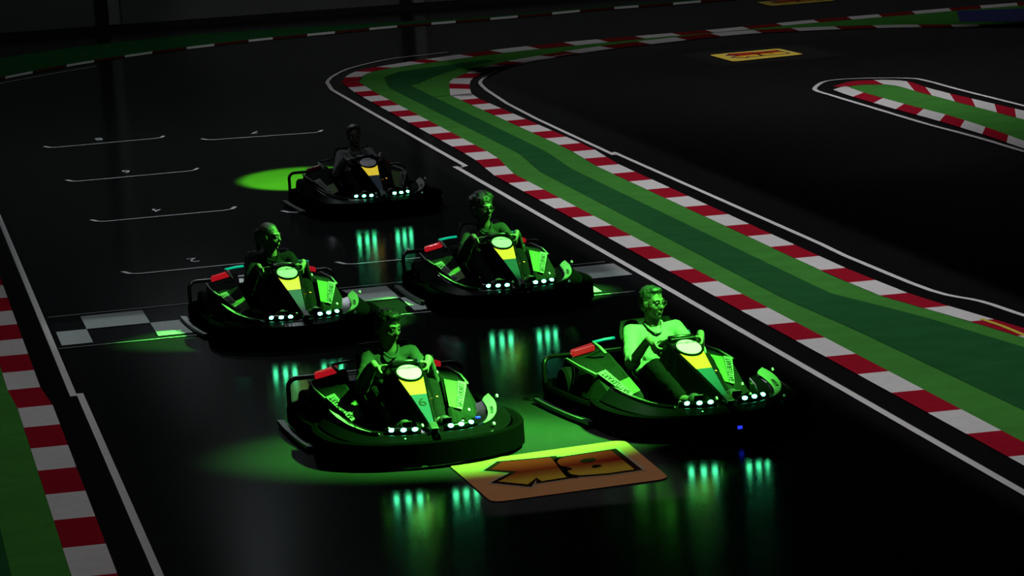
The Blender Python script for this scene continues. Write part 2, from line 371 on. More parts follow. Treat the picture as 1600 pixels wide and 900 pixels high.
# left verge
lv = thing('track_verge', 'green verge with red and white kerb along the left edge of the starting straight', 'track marking')
Tl0 = [(19, .95), (28.3, .94), (28.6, .91), (45, .91)]; Tl1 = [(19, 1.20), (28.3, 1.19), (28.6, 1.15), (45, 1.15)]
bm = bmesh.new(); strip(bm, [uv(-2.5, 19, Z1), uv(-2.5, 45, Z1)], [uv(.95, 19, Z1), uv(.92, 45, Z1)]); link('grass_band', bm, M_g, lv)
bm = bmesh.new(); strip(bm, [uv(-.2, 19, Z2), uv(.35, 45, Z2)], [uv(.62, 19, Z2), uv(.62, 45, Z2)]); link('grass_stripe', bm, M_gd, lv)
bm = bmesh.new(); kerb_uv(bm, Tl0, Tl1, 19, 45, 21.73, 1.815); link('kerb', bm, [M_r, M_w], lv)
lines('edge_line', lv, [[uv(1.36, 28.4), uv(1.36, 48)], [uv(1.42, 19), uv(1.41, 28.5)]], 0.05)

# far verge under the back wall
fv = thing('track_verge', 'dim green verge with dimmed kerb running under the back wall', 'track marking')
cen = [(-60, 137), (0, 123), (50, 113), (126, 99), (216, 85), (314, 72.5), (415, 61), (519, 51), (624, 41), (730, 32.5), (835, 23.5), (939, 14), (1037, 7), (1134, -1), (1230, -8)]
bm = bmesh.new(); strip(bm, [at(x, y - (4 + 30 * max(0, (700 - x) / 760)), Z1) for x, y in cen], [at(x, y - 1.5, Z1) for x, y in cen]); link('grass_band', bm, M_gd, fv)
bm = bmesh.new(); bd = []
for i in range(13): bd += [.055 + i * .0735, .055 + i * .0735 + .032]
kerb_px(bm, [(x, y + 1.8) for x, y in cen], [(x, y - 1.8) for x, y in cen], bd, 0); link('kerb', bm, [M_rdim_far, M_w], fv)
lines('edge_line', fv, [px_path([(-60, 145), (0, 131), (80, 116), (150, 104)])], 0.04)

# chequered starting line
sl = thing('start_line', 'chequered starting line of two rows between thin white lines across the lane', 'track marking')
bm = bmesh.new()
def sl_pt(u, row, z):    # row 0 = near edge, 2 = far edge
    a0, a1 = Vector((91, 541.8, 0)), Vector((992, 451.5, 0)); b0, b1 = Vector((75, 500.5, 0)), Vector((945, 414, 0))
    na, nb = at(a0.x, a0.y), at(a1.x, a1.y); fa, fb = at(b0.x, b0.y), at(b1.x, b1.y)
    def on(p, q):
        ua, ub = p.dot(LX), q.dot(LX); return p.lerp(q, (u - ua) / (ub - ua))
    r = on(na, nb).lerp(on(fa, fb), row / 2); r.z = z; return r
for row in (0, 1):
    k = 0; u = 1.43
    while u < 6.25:
        e = min(u + (0.52 if u > 1.5 else (0.25 if row else 0.25)), 6.27)
        if (k + row) % 2 == 0: poly(bm, [sl_pt(u, row, Z2), sl_pt(e, row, Z2), sl_pt(e, row + 1, Z2), sl_pt(u, row + 1, Z2)])
        u = e; k += 1
M_dw = mat('dimmed white marking', (0.32, 0.33, 0.33), rough=0.9, spec=0.0, var=0.12, vscale=9); link('chequer', bm, M_dw, sl)  # white darkened in colour to hold down the green spill
for A, B in (((91, 546), (992, 456)), ((75, 497), (945, 410))):
    lines('thin_line', sl, [[at(*A), at(*B)]], 0.028, M_dw)

# grid slots
SLOTS = [((75, 232), (255, 216), '8', 'farthest grid slot bracket of the left row numbered 8'),
         ((110, 285), (308, 267), '6', 'grid slot bracket numbered 6 in the left row, second from the back'),
         ((150, 348), (367, 328), '4', 'grid slot bracket numbered 4 in the left row, left of the rearmost kart'),
         ((200, 430), (436, 407), '2', 'nearest grid slot bracket of the left row, behind the kart at the left'),
         ((322, 220), (503, 207), '7', 'grid slot bracket numbered 7 behind the rearmost kart'),
         ((450, 334), (690, 312), '3', 'grid slot bracket mostly hidden under the rearmost kart'),
         ((537, 415), (790, 391), '1', 'front grid slot bracket of the right row, behind the kart at the middle right')]
for A, B, num, lab in SLOTS:
    g = thing('grid_slot', lab, 'track marking', group='projected starting grid slots')
    a, b = at(*A), at(*B); back = LA * 0.26
    bm = bmesh.new(); pts = [a + back - LX * .03, a + back * .25 + LX * .02, a + LX * .1, b - LX * .1, b + back * .25 - LX * .02, b + back + LX * .03]
    line_strip(bm, pts, 0.045, Z2); link('bracket', bm, M_w, g)
    c = a.lerp(b, .47) + LA * .62; c.z = Z2
    Mx = Matrix.Translation(c) @ Matrix.Rotation(math.atan2((b - a).y, (b - a).x) + PI, 4, 'Z') @ Matrix.Diagonal((.75, 1.6, .3, 1))
    text_mesh('grid_number', num, 0.27, Mx, M_w, g)

# projected orange logo panels, put into the colour of flat meshes
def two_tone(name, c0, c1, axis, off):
    """projected lettering, c0 at the near edge of the panel and c1 at its far edge"""
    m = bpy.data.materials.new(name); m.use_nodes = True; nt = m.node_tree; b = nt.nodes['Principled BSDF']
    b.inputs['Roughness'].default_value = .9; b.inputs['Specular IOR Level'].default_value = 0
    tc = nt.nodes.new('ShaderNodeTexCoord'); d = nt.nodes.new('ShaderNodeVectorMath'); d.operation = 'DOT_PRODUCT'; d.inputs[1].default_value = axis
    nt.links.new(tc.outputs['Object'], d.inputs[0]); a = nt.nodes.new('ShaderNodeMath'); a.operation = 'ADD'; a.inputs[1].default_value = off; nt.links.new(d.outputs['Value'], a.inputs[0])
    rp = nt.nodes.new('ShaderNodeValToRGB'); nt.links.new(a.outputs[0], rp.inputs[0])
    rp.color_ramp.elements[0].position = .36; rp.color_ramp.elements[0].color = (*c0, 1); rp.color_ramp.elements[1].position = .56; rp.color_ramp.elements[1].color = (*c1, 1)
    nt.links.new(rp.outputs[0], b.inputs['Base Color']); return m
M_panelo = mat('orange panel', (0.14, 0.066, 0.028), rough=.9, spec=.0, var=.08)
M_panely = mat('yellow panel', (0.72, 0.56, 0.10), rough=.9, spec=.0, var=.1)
M_outl = mat('dark brown outline', (0.035, 0.014, 0.01), rough=.9, spec=.0)
M_outl2 = mat('dimmed brown outline', (0.006, 0.0025, 0.002), rough=.9, spec=.0); M_pale2 = mat('dimmed pale outline', (0.10, 0.085, 0.06), rough=.9, spec=.0)  # darkened copies of both outlines, so green spill stays weak on the near panel
M_pale = mat('pale outline', (0.72, 0.62, 0.45), rough=.9, spec=.0)
K_SH = [(275, 293), (350, 240), (560, 222), (690, 208), (722, 240), (765, 300), (805, 345), (620, 374), (592, 350), (540, 395), (330, 375), (455, 308)]
B_SH = [(722, 245), (728, 228), (775, 208), (1105, 158), (1270, 290), (1080, 318), (880, 334), (815, 325), (792, 305), (828, 290), (800, 278), (745, 270)]
B_H1 = [(885, 236), (915, 222), (985, 216), (1000, 232), (960, 246), (900, 248)]; B_H2 = [(965, 272), (985, 262), (1030, 262), (1035, 272), (995, 283), (970, 281)]
CQ = [(-5, 250), (1190, 80), (1500, 340), (300, 505)]       # panel corners in the same frame: far left, far right, near right, near left
def bilin_inv(p, q):
    # inverse projective map of quad q (FL, FR, NR, NL) to unit square (s right, t near->far)
    import numpy as np
    src = [(0, 1), (1, 1), (1, 0), (0, 0)]; A = []; bb = []
    for (x, y), (s, t) in zip(q, src):
        A.append([x, y, 1, 0, 0, 0, -s * x, -s * y]); bb.append(s); A.append([0, 0, 0, x, y, 1, -t * x, -t * y]); bb.append(t)
    h = np.linalg.solve(np.array(A, float), np.array(bb, float)); d = h[6] * p[0] + h[7] * p[1] + 1
    return ((h[0] * p[0] + h[1] * p[1] + h[2]) / d, (h[3] * p[0] + h[4] * p[1] + h[5]) / d)
def inset(P, d):
    out = []; n = len(P); area = sum(P[i][0] * P[(i + 1) % n][1] - P[(i + 1) % n][0] * P[i][1] for i in range(n)); sg = 1 if area > 0 else -1
    for i in range(n):
        p0, p1, p2 = Vector(P[i - 1]), Vector(P[i]), Vector(P[(i + 1) % n]); a = (p1 - p0).normalized(); b = (p2 - p1).normalized()
        n1 = Vector((-a.y, a.x)) * sg; n2 = Vector((-b.y, b.x)) * sg; k = (n1 + n2); k = k / max(.35, k.length_squared / 2) if k.length > .01 else n1
        out.append((p1.x + k.x * d, p1.y + k.y * d))
    return out
def emblem(quad_px, label, pmat, dim=1.0):
    q = [at(x, y) for x, y in quad_px]; o = q[3]; ex = q[2] - q[3]; ey = q[0] - q[3]; W, Hh = ex.length, ey.length
    t = thing('floor_emblem', label, 'floor sign', group='orange lettered panels on the floor')
    ax = ey - ex * (ey.dot(ex) / ex.length_squared); ax = ax / ax.length_squared; ax.z = 0
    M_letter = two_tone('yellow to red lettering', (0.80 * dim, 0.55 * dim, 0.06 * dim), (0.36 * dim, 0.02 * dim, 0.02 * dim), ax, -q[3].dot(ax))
    def pt(s, tt, z):
        p = (q[3].lerp(q[2], s)).lerp(q[0].lerp(q[1], s), tt); return Vector((p.x, p.y, z))
    bm = bmesh.new(); ring = []; r = .07
    for cx, cy, a0 in ((1 - r, 1 - r, 0), (r, 1 - r, 90), (r, r, 180), (1 - r, r, 270)):
        for k in range(6):
            a = math.radians(a0 + k * 18); ring.append(pt(cx + r * math.cos(a), cy + r * math.sin(a), Z2))
    poly(bm, ring); link('panel', bm, pmat, t)
    for nm, sh, holes in (('letter_k', K_SH, []), ('letter_b', B_SH, [B_H1, B_H2])):
        S = [bilin_inv(p, CQ) for p in sh]
        # uniform margins in metres
        S2 = [(s * W, y * Hh) for s, y in S]
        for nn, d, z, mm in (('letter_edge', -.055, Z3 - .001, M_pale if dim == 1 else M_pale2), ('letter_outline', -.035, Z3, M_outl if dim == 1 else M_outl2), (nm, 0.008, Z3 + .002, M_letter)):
            bm = bmesh.new(); f = poly(bm, [pt(x / W, y / Hh, z) for x, y in inset(S2, d)]); bmesh.ops.triangulate(bm, faces=[f]); bmesh.ops.recalc_face_normals(bm, faces=bm.faces)
            lo = link(nn, bm, mm, t)
            if nn == nm: lo['label'] = 'letter %s seen upside down' % nm[-1].upper()
        for hsh in holes:
            bm = bmesh.new(); poly(bm, [pt(*bilin_inv(p, CQ), Z3 + .004) for p in hsh]); link('letter_hole', bm, M_outl if dim == 1 else M_outl2, t)
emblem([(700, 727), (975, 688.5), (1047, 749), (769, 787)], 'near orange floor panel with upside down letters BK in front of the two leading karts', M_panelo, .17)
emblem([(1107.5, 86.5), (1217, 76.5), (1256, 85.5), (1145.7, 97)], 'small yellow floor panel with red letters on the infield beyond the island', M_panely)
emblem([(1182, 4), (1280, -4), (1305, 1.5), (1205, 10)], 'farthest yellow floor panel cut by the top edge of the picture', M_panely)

# ------------------------------------------------------------------ kart
KPATH = [(.58, .12), (.615, .38), (.61, .62), (.565, .86), (.45, 1.05), (.25, 1.19), (0, 1.235)]
def nose_z(y): return .46 - .33 * (y - .35)
def build_kart():
    k = thing('go_kart', '', 'go-kart', group='electric rental karts')
    # flat pan
    bm = bmesh.new(); half = [(.52, -.95), (.56, -.4), (.55, .2), (.56, .6), (.5, .84), (.38, 1.03), (.2, 1.13)]
    ring = half + [(-x, y) for x, y in reversed(half)]
    loft(bm, [[(x, y, .035) for x, y in ring], [(x, y, .06) for x, y in ring]]); link('floor_pan', bm, M_body, k, bevel=.006)
    # ribbed front bumper
    path = spline([(x, y, 0) for x, y in KPATH] + [(-x, y, 0) for x, y in reversed(KPATH[:-1])], 8)
    prof = [(-.05, .03), (.0, .022), (.03, .03), (.036, .055), (.024, .062), (.036, .07), (.04, .098), (.026, .105), (.038, .113), (.034, .140), (.015, .165), (-.02, .175), (-.05, .165)]
    prof = [(-o, z) for o, z in prof]
    bm = bmesh.new(); sweep(bm, path, prof); link('front_bumper', bm, M_bump, k, smooth=False)
    for s in (1, -1):
        # side bumper with low rail
        sp = spline([(s * .585, .08, 0), (s * .61, -.2, 0), (s * .615, -.6, 0), (s * .59, -.95, 0), (s * .49, -1.10, 0)], 6)
        pr = [(-.035, .04), (.03, .035), (.04, .06), (.034, .10), (.02, .13), (-.02, .14), (-.035, .12)]
        if s > 0: pr = [(o, z) for o, z in pr]
        else: pr = [(-o, z) for o, z in pr]
        bm = bmesh.new(); sweep(bm, sp, pr); sb = link('side_bumper', bm, M_bump, k)
        rl = spline([(s * .655, .2, 0), (s * .675, -.2, 0), (s * .68, -.6, 0), (s * .67, -.98, 0)], 5)
        bm = bmesh.new(); sweep(bm, rl, [(-.025, .016), (.025, .016), (.025, .034), (-.025, .04)]); link('side_rail', bm, M_rail, sb)
    # rear bumper loop
    lp = []
    for x, z in ((-.64, .36), (.64, .36), (.66, .12), (-.66, .12)): lp.append((x, z))
    pts = []
    cs = [(-.54, .25, 180, 90), (.54, .25, 90, 0), (.54, .13, 0, -90), (-.54, .13, -90, -180)]
    for cx, cz, a0, a1 in cs:
        for q in range(6):
            a = math.radians(a0 + (a1 - a0) * q / 5); pts.append((cx + .06 * math.cos(a), -1.14 + .15 * (abs(cx + .06 * math.cos(a)) / .60) ** 4, cz + .05 * math.sin(a)))
    bm = bmesh.new(); tube(bm, pts, .016, 8, True)
    for x in (-.35, .35): cone(bm, (x, -1.13, .29), (x, -1.13, .08), .012, .012, 8); cone(bm, (x, -1.14, .12), (x, -.85, .12), .014, .014, 8)
    link('rear_bumper', bm, M_tube, k, smooth=True)
    # engine cover behind the seat
    bm = bmesh.new(); secs = []
    for y, wx, z in ((-1.08, .22, .22), (-1.02, .30, .29), (-.9, .33, .325), (-.72, .33, .33), (-.60, .30, .31)):
        secs.append([(-wx - .04, y, .08), (-wx, y, z - .03), (-wx + .05, y, z), (wx - .05, y, z), (wx, y, z - .03), (wx + .04, y, .08)])
    loft(bm, secs); link('engine_cover', bm, M_body, k, bevel=.01)
    # side pods
    for s in (1, -1):
        tab = [(-1.06, .26, .42, .24, .20, .46), (-1.0, .22, .45, .33, .27, .50), (-.86, .21, .47, .362, .30, .53), (-.55, .25, .49, .355, .295, .55), (-.30, .29, .485, .34, .285, .55), (-.19, .30, .475, .33, .28, .54), (.14, .27, .365, .19, .155, .46), (.20, .27, .36, .10, .10, .45)]
        bm = bmesh.new(); secs = []
        for y, xi, xo, zi, zo, xb in tab:
            secs.append([(s * xi, y, .07), (s * xi, y, zi - .02), (s * (xi + .025), y, zi), (s * (xi + xo) / 2, y, (zi + zo) / 2 - .008), (s * (xo - .02), y, zo), (s * xo, y, zo - .02), (s * xb, y, .12), (s * xb, y, .07)])
        loft(bm, secs); pod = link('side_pod', bm, M_pod, k, bevel=.008)
        def pf(t, q, lift=.004):   # point on the sloping front facet; t 0 rear..1 front, q 0 inner..1 outer
            y = -.19 + .33 * t; xi = .30 + (.27 - .30) * t; xo = .475 + (.365 - .475) * t; zi = .33 + (.19 - .33) * t; zo = .28 + (.155 - .28) * t
            nrm = Vector((s * .26, .36, .90)); return Vector((s * (xi + (xo - xi) * q), y, zi + (zo - zi) * q)) + nrm * lift
        bm = bmesh.new(); loft(bm, [[pf(t, q, l) for t, q in ((.48 if s > 0 else .02, .12), (.48 if s > 0 else .02, .62), (.97, .62), (.97, .12))] for l in (.003, .007)]); link('pod_decal', bm, M_decal2, pod)  # cut short on one pod so its facet looks shaded
        bm = bmesh.new(); loft(bm, [[pf(t, q, l) for t, q in ((.0, .64), (.0, .99), (.98, .99), (.98, .64))] for l in (.004, .010)]); dc = link('text_decal', bm, M_decal, pod)
        a, b = pf(.04, .815, .012), pf(.96, .815, .012); ex = (b - a).normalized() * -1; ez = Vector((s * .26, .36, .90)).normalized(); ey = ez.cross(ex); ez = ex.cross(ey)
        Mx = Matrix(((ex.x, ey.x, ez.x, (a.x + b.x) / 2), (ex.y, ey.y, ez.y, (a.y + b.y) / 2), (ex.z, ey.z, ez.z, (a.z + b.z) / 2), (0, 0, 0, 1)))
        text_mesh('lettering', 'BATTLEKART', .052, Mx, M_ink, dc)
        # crease strip along the outer edge and red tail lamp
        bm = bmesh.new(); tube(bm, [(s * .455, -.98, .275), (s * .475, -.86, .30), (s * .495, -.5, .295), (s * .48, -.19, .28)], .008, 8); link('pod_edge', bm, M_decal, pod, smooth=True)
        bm = bmesh.new(); loft(bm, [[(s * x, y, z + dz) for x, y, z in ((.265, -.93, .352), (.42, -.95, .315), (.435, -.84, .318), (.29, -.79, .354))] for dz in (-.01, .03)]); link('tail_light', bm, M_red, pod, bevel=.01, seg=3)
    # seat
    bm = bmesh.new(); secs = []
    for y, z, wd, d in ((.05, .14, .17, .05), (-.1, .10, .19, .10), (-.28, .085, .20, .16), (-.42, .12, .205, .20), (-.50, .24, .21, .16), (-.545, .38, .21, .11), (-.575, .50, .20, .07), (-.59, .56, .17, .04)):
        S = []
        n = Vector((0, 1, 0)) if y < -.45 else (Vector((0, .5, .85)) if y < -.3 else Vector((0, 0, 1)))
        for i in range(11):
            a = -1 + 2 * i / 10; S.append(Vector((a * wd, y, z)) + n * d * (abs(a) ** 3))
        S += [p - n * .02 for p in reversed(S)]
        secs.append(S)
    loft(bm, secs); link('seat', bm, M_seat, k, smooth=True)
    # front fairing, two wings
    for s in (1, -1):
        O = spline([(.535, .25, .265), (.525, .5, .25), (.475, .76, .225), (.37, .97, .205), (.2, 1.08, .195), (.025, 1.115, .195)], 6)
        I = spline([(.43, .25, .215), (.385, .5, .195), (.32, .70, .185), (.235, .82, .185), (.14, .89, .195), (.025, .93, .215)], 6)
        bm = bmesh.new(); secs = []
        for o, i in zip(O, I):
            m = (o + i) / 2; d = (o - i).normalized()
            secs.append([Vector((s * p.x, p.y, p.z)) for p in (i, m + Vector((0, 0, -.012)), o - d * .02, o + Vector((0, 0, -.012)), o + d * .085 + Vector((0, 0, .145 - o.z)), o + Vector((0, 0, .07 - o.z)), i + Vector((0, 0, .07 - i.z)))])
        loft(bm, secs); fr = link('front_fairing', bm, M_body, k, bevel=.006)
        # lettered decal on the outer edge
        n = len(O); A = []; B = []
        for j in range(0, int(n * .66)):
            o, i = O[j], I[j]; d = (o - i); L = d.length; d.normalize(); wv = 0.058 * math.sin(PI * min(1, .12 + .88 * (j + 1) / (n * .66)) ** .8) ** .5 if j > 0 else .03
            A.append(o - d * .008 + Vector((0, 0, .004))); B.append(o - d * (.012 + wv) + Vector((0, 0, -.002)))
        bm = bmesh.new(); loft(bm, [[Vector((s * p.x, p.y, p.z + dz)) for p, dz in ((a, 0), (b, 0), (b, .008), (a, .008))] for a, b in zip(A, B)]); wdcl = link('wing_decal', bm, M_decal, fr)
        a, b = A[2].lerp(B[2], .5), A[-4].lerp(B[-4], .5)
        mid = (A[len(A) // 2].lerp(B[len(A) // 2], .5)) + Vector((0, 0, .011)); a.x *= s; b.x *= s; mid.x *= s
        ex = (a - b).normalized(); ez = Vector((0, 0, 1)); ey = ez.cross(ex).normalized(); ez = ex.cross(ey)
        Mx = Matrix(((ex.x, ey.x, ez.x, mid.x), (ex.y, ey.y, ez.y, mid.y), (ex.z, ey.z, ez.z, mid.z), (0, 0, 0, 1)))
        text_mesh('lettering', 'BATTLEKART', .036, Mx, M_ink, wdcl, .95)
        # headlight: housing and three leds
        pts = [(.115, 1.035, .222), (.185, 1.02, .222), (.255, .985, .222)]
        bm = bmesh.new(); tube(bm, [(s * x, y - .012, z - .012) for x, y, z in [(.075, 1.04, .222)] + pts + [(.295, .96, .222)]], .024, 8); hl = link('headlight', bm, M_body, fr, smooth=True)
        for x, y, z in pts:
            bm = bmesh.new(); ball(bm, (s * x, y + .006, z), (.019, .013, .013), 12, 8); link('led', bm, M_led, hl, smooth=True)
    # nose cone rising to the wheel, with badge, lit screen and number panel
    def wtop(y):
        for (a, x), (b, z) in zip(((.16, .098), (.35, .085), (.616, .053), (.95, .020), (1.09, .012)), ((.35, .085), (.616, .053), (.95, .020), (1.09, .012), (1.2, .012))):
            if y <= b: return x + (z - x) * (y - a) / (b - a)
        return .012
    bm = bmesh.new(); secs = []
    for y in (.17, .25, .35, .5, .62, .75, .9, 1.0, 1.1):
        z = nose_z(y); wt = wtop(y) + .012; wb = wt + .075 * (1.12 - y) + .02; zb = max(.16, z - .24)
        secs.append([(-wb, y, zb), (-wt, y, z - .012), (-wt + .008, y, z), (wt - .008, y, z), (wt, y, z - .012), (wb, y, zb)])
    loft(bm, secs); nc = link('nose_cone', bm, M_body, k, bevel=.005)
    def plate(name, y0, y1, m, lift, wf=1.0, par=nc):
        bm = bmesh.new(); Y = [y0 + (y1 - y0) * i / 6 for i in range(7)]
        loft(bm, [[(-wtop(y) * wf, y, nose_z(y) + lift - .003), (-wtop(y) * wf, y, nose_z(y) + lift), (wtop(y) * wf, y, nose_z(y) + lift), (wtop(y) * wf, y, nose_z(y) + lift - .003)] for y in Y]); return link(name, bm, m, par)
    plate('screen', .30, .62, M_screen, .003)
    plate('number_panel', .622, 1.0, M_panel, .003)
    sl_ = math.atan(.33); R = Matrix.Rotation(-sl_, 4, 'X')
    for nm, r0, r1, h, mt in (('badge_rim', .092, .098, .012, M_body), ('oval_badge', .080, .084, .016, M_oval)):
        bm = bmesh.new(); bmesh.ops.create_cone(bm, cap_ends=True, segments=40, radius1=1, radius2=1, depth=1, matrix=Matrix.Translation((0, .335, nose_z(.335) + h / 2)) @ R @ Matrix.Diagonal((r0, r1 * 1.25, h, 1))); link(nm, bm, mt, nc, bevel=.003)
    Mx = Matrix.Translation((0, .285, nose_z(.285) + .0175)) @ R @ Matrix.Rotation(PI, 4, 'Z')
    text_mesh('badge_lettering', 'BATTLEKART', .026, Mx, M_ink, nc)
    # pivot block at the nose tip
    bm = bmesh.new(); box(bm, (0, 1.07, .23), (.05, .09, .03), Euler((-sl_, 0, 0))); link('nose_bracket', bm, M_rail, nc, bevel=.006)
    # steering wheel
    n = Vector((0, -.6, .8)); up = Vector((0, .8, .6)); c = Vector((0, .10, .45)); ri = Vector((1, 0, 0))
    bm = bmesh.new(); tube(bm, [c + (ri * math.cos(a) + up * math.sin(a)) * .135 for a in [2 * PI * q / 32 for q in range(32)]], .014, 8, True)
    for a in (-PI / 2, PI * .08, PI * .92): cone(bm, c - n * .01, c + (ri * math.cos(a) + up * math.sin(a)) * .13, .014, .010, 8)
    cone(bm, c - n * .02, c + n * .012, .035, .03, 16); sw = link('steering_wheel', bm, M_tube, k, smooth=True)
    bm = bmesh.new(); cone(bm, c - n * .02, c - n * .30, .014, .014, 10); link('steering_column', bm, M_tube, sw, smooth=True)
    bm = bmesh.new(); loft(bm, [[(-.088, y, z), (.088, y, z), (.088, y2, z2), (-.088, y2, z2)] for y, z, y2, z2 in ((.15, .47, .22, .47), (.16, .525, .235, .515), (.175, .54, .225, .53))]); link('dash_hood', bm, M_body, k, bevel=.008, seg=3)
    # pedals
    for s in (1, -1):
        bm = bmesh.new(); box(bm, (s * .13, .84, .20), (.06, .012, .10), Euler((-.4, 0, 0))); cone(bm, (s * .13, .86, .16), (s * .13, .90, .06), .008, .008, 8); link('pedal', bm, M_rim, k, bevel=.004)
    # wheels
    for x, y, r, wd in ((.49, -.70, .135, .15), (-.49, -.70, .135, .15), (.49, .55, .11, .10), (-.49, .55, .11, .10)):
        bm = bmesh.new(); P = [(r * .62, -wd / 2), (r * .9, -wd / 2), (r, -wd / 2 + .02), (r, wd / 2 - .02), (r * .9, wd / 2), (r * .62, wd / 2)]
        secs = [[(x + o, y + q * math.cos(a), r + q * math.sin(a)) for q, o in P] for a in [2 * PI * i / 28 for i in range(29)]]
        loft(bm, secs, caps=False); bmesh.ops.remove_doubles(bm, verts=bm.verts, dist=1e-5); wh = link('wheel', bm, M_tire, k, smooth=False)
        bm = bmesh.new(); cone(bm, (x - wd * .4, y, r), (x + wd * .4, y, r), r * .63, r * .63, 24); cone(bm, (x - wd * .52, y, r), (x + wd * .52, y, r), r * .2, r * .2, 12); link('rim', bm, M_rim, wh, bevel=.004)
    # bent bar beside the seat with a lit edge
    for s in (1, -1):
        bm = bmesh.new(); tube(bm, [(s * .34, -.66, .42), (s * .325, -.58, .40), (s * .31, -.50, .365)], .011, 8); br = link('seat_bar', bm, M_decal, k, smooth=True)
        bm = bmesh.new(); tube(bm, [(s * .345, -.66, .424), (s * .26, -.655, .436), (s * .19, -.65, .44)], .009, 8); link('edge_light', bm, M_teal, br, smooth=True)
    bm = bmesh.new(); ball(bm, (-.165, .36, .30), (.012, .008, .009)); box(bm, (-.165, .355, .25), (.02, .012, .10)); 
    for f in bm.faces: f.material_index = 0 if f.calc_center_median().z > .289 else 1
    link('indicator_light', bm, [M_orange, M_body], k)
    # bright bolts
    for x, y, z in ((.50, -.30, .20), (.44, -.02, .17), (.24, .80, .20), (-.24, .80, .20), (.06, 1.0, .235), (-.40, .20, .17), (-.56, .36, .27), (-.40, 1.0, .2), (.19, 1.09, .17), (.57, -1.03, .29), (-.57, -1.03, .29), (-.30, -.3, .36)):
        bm = bmesh.new(); ball(bm, (x, y, z), .011, 12, 8); bmesh.ops.create_cone(bm, cap_ends=True, segments=6, radius1=.012, radius2=.012, depth=.01, matrix=Matrix.Translation((x, y, z - .006))); link('bolt', bm, M_chrome, k, smooth=True)
    return k
def copy_tree(o, parent=None):
    c = o.copy(); COL.objects.link(c); c.parent = parent
    for ch in list(o.children): copy_tree(ch, c)
    return c
def place(o, i):
    x, y, a = KARTS[i]; o.location = (x, y, 0); o.rotation_euler = (0, 0, PI + math.radians(a))
kart0 = build_kart()
karts = [kart0] + [copy_tree(kart0) for _ in range(4)]
LABELS = ['black kart numbered 6 in front at the left, with green glow beneath it',
          'black kart leading at the right, driven by the person in a bright shirt',
          'black kart at the left on the chequered line, with a bright green right front wing',
          'black kart on the chequered line between the white lane line and the left kart',
          'rearmost unlit black kart beside a green light patch, only its lamps and yellow screen glowing']
for i, k in enumerate(karts): place(k, i); k['label'] = LABELS[i]
def relight(kart, part, m):
    for c in kart.children_recursive:
        if c.name.split('.')[0] == part:
            c.material_slots[0].link = 'OBJECT'; c.material_slots[0].material = m
M_redoff = mat('unlit tail lens', (0.10, 0.004, 0.004), rough=0.25)
relight(karts[4], 'tail_light', M_redoff); relight(karts[4], 'edge_light', M_tube); relight(karts[0], 'edge_light', M_rail)
# things only some karts show
sl_ = math.atan(.33); R = Matrix.Rotation(-sl_, 4, 'X')
nose0 = [c for c in karts[0].children if c.name.startswith('nose_cone')][0]
text_mesh('number_decal', '6', .135, Matrix.Translation((0, .735, nose_z(.735) + .0045)) @ R @ Matrix.Rotation(PI, 4, 'Z') @ Matrix.Diagonal((.85, 1.1, 1, 1)), M_ink, nose0)
def blue(kart, p, s):
    bm = bmesh.new(); box(bm, p, s); link('blue_light', bm, M_blue, kart, bevel=.003)
blue(karts[0], (-.155, .33, .22), (.008, .03, .09)); blue(karts[0], (-.34, .80, .215), (.03, .03, .012)); blue(karts[0], (-.085, .20, .525), (.012, .01, .012))
blue(karts[1], (.02, 1.302, .085), (.03, .012, .02))

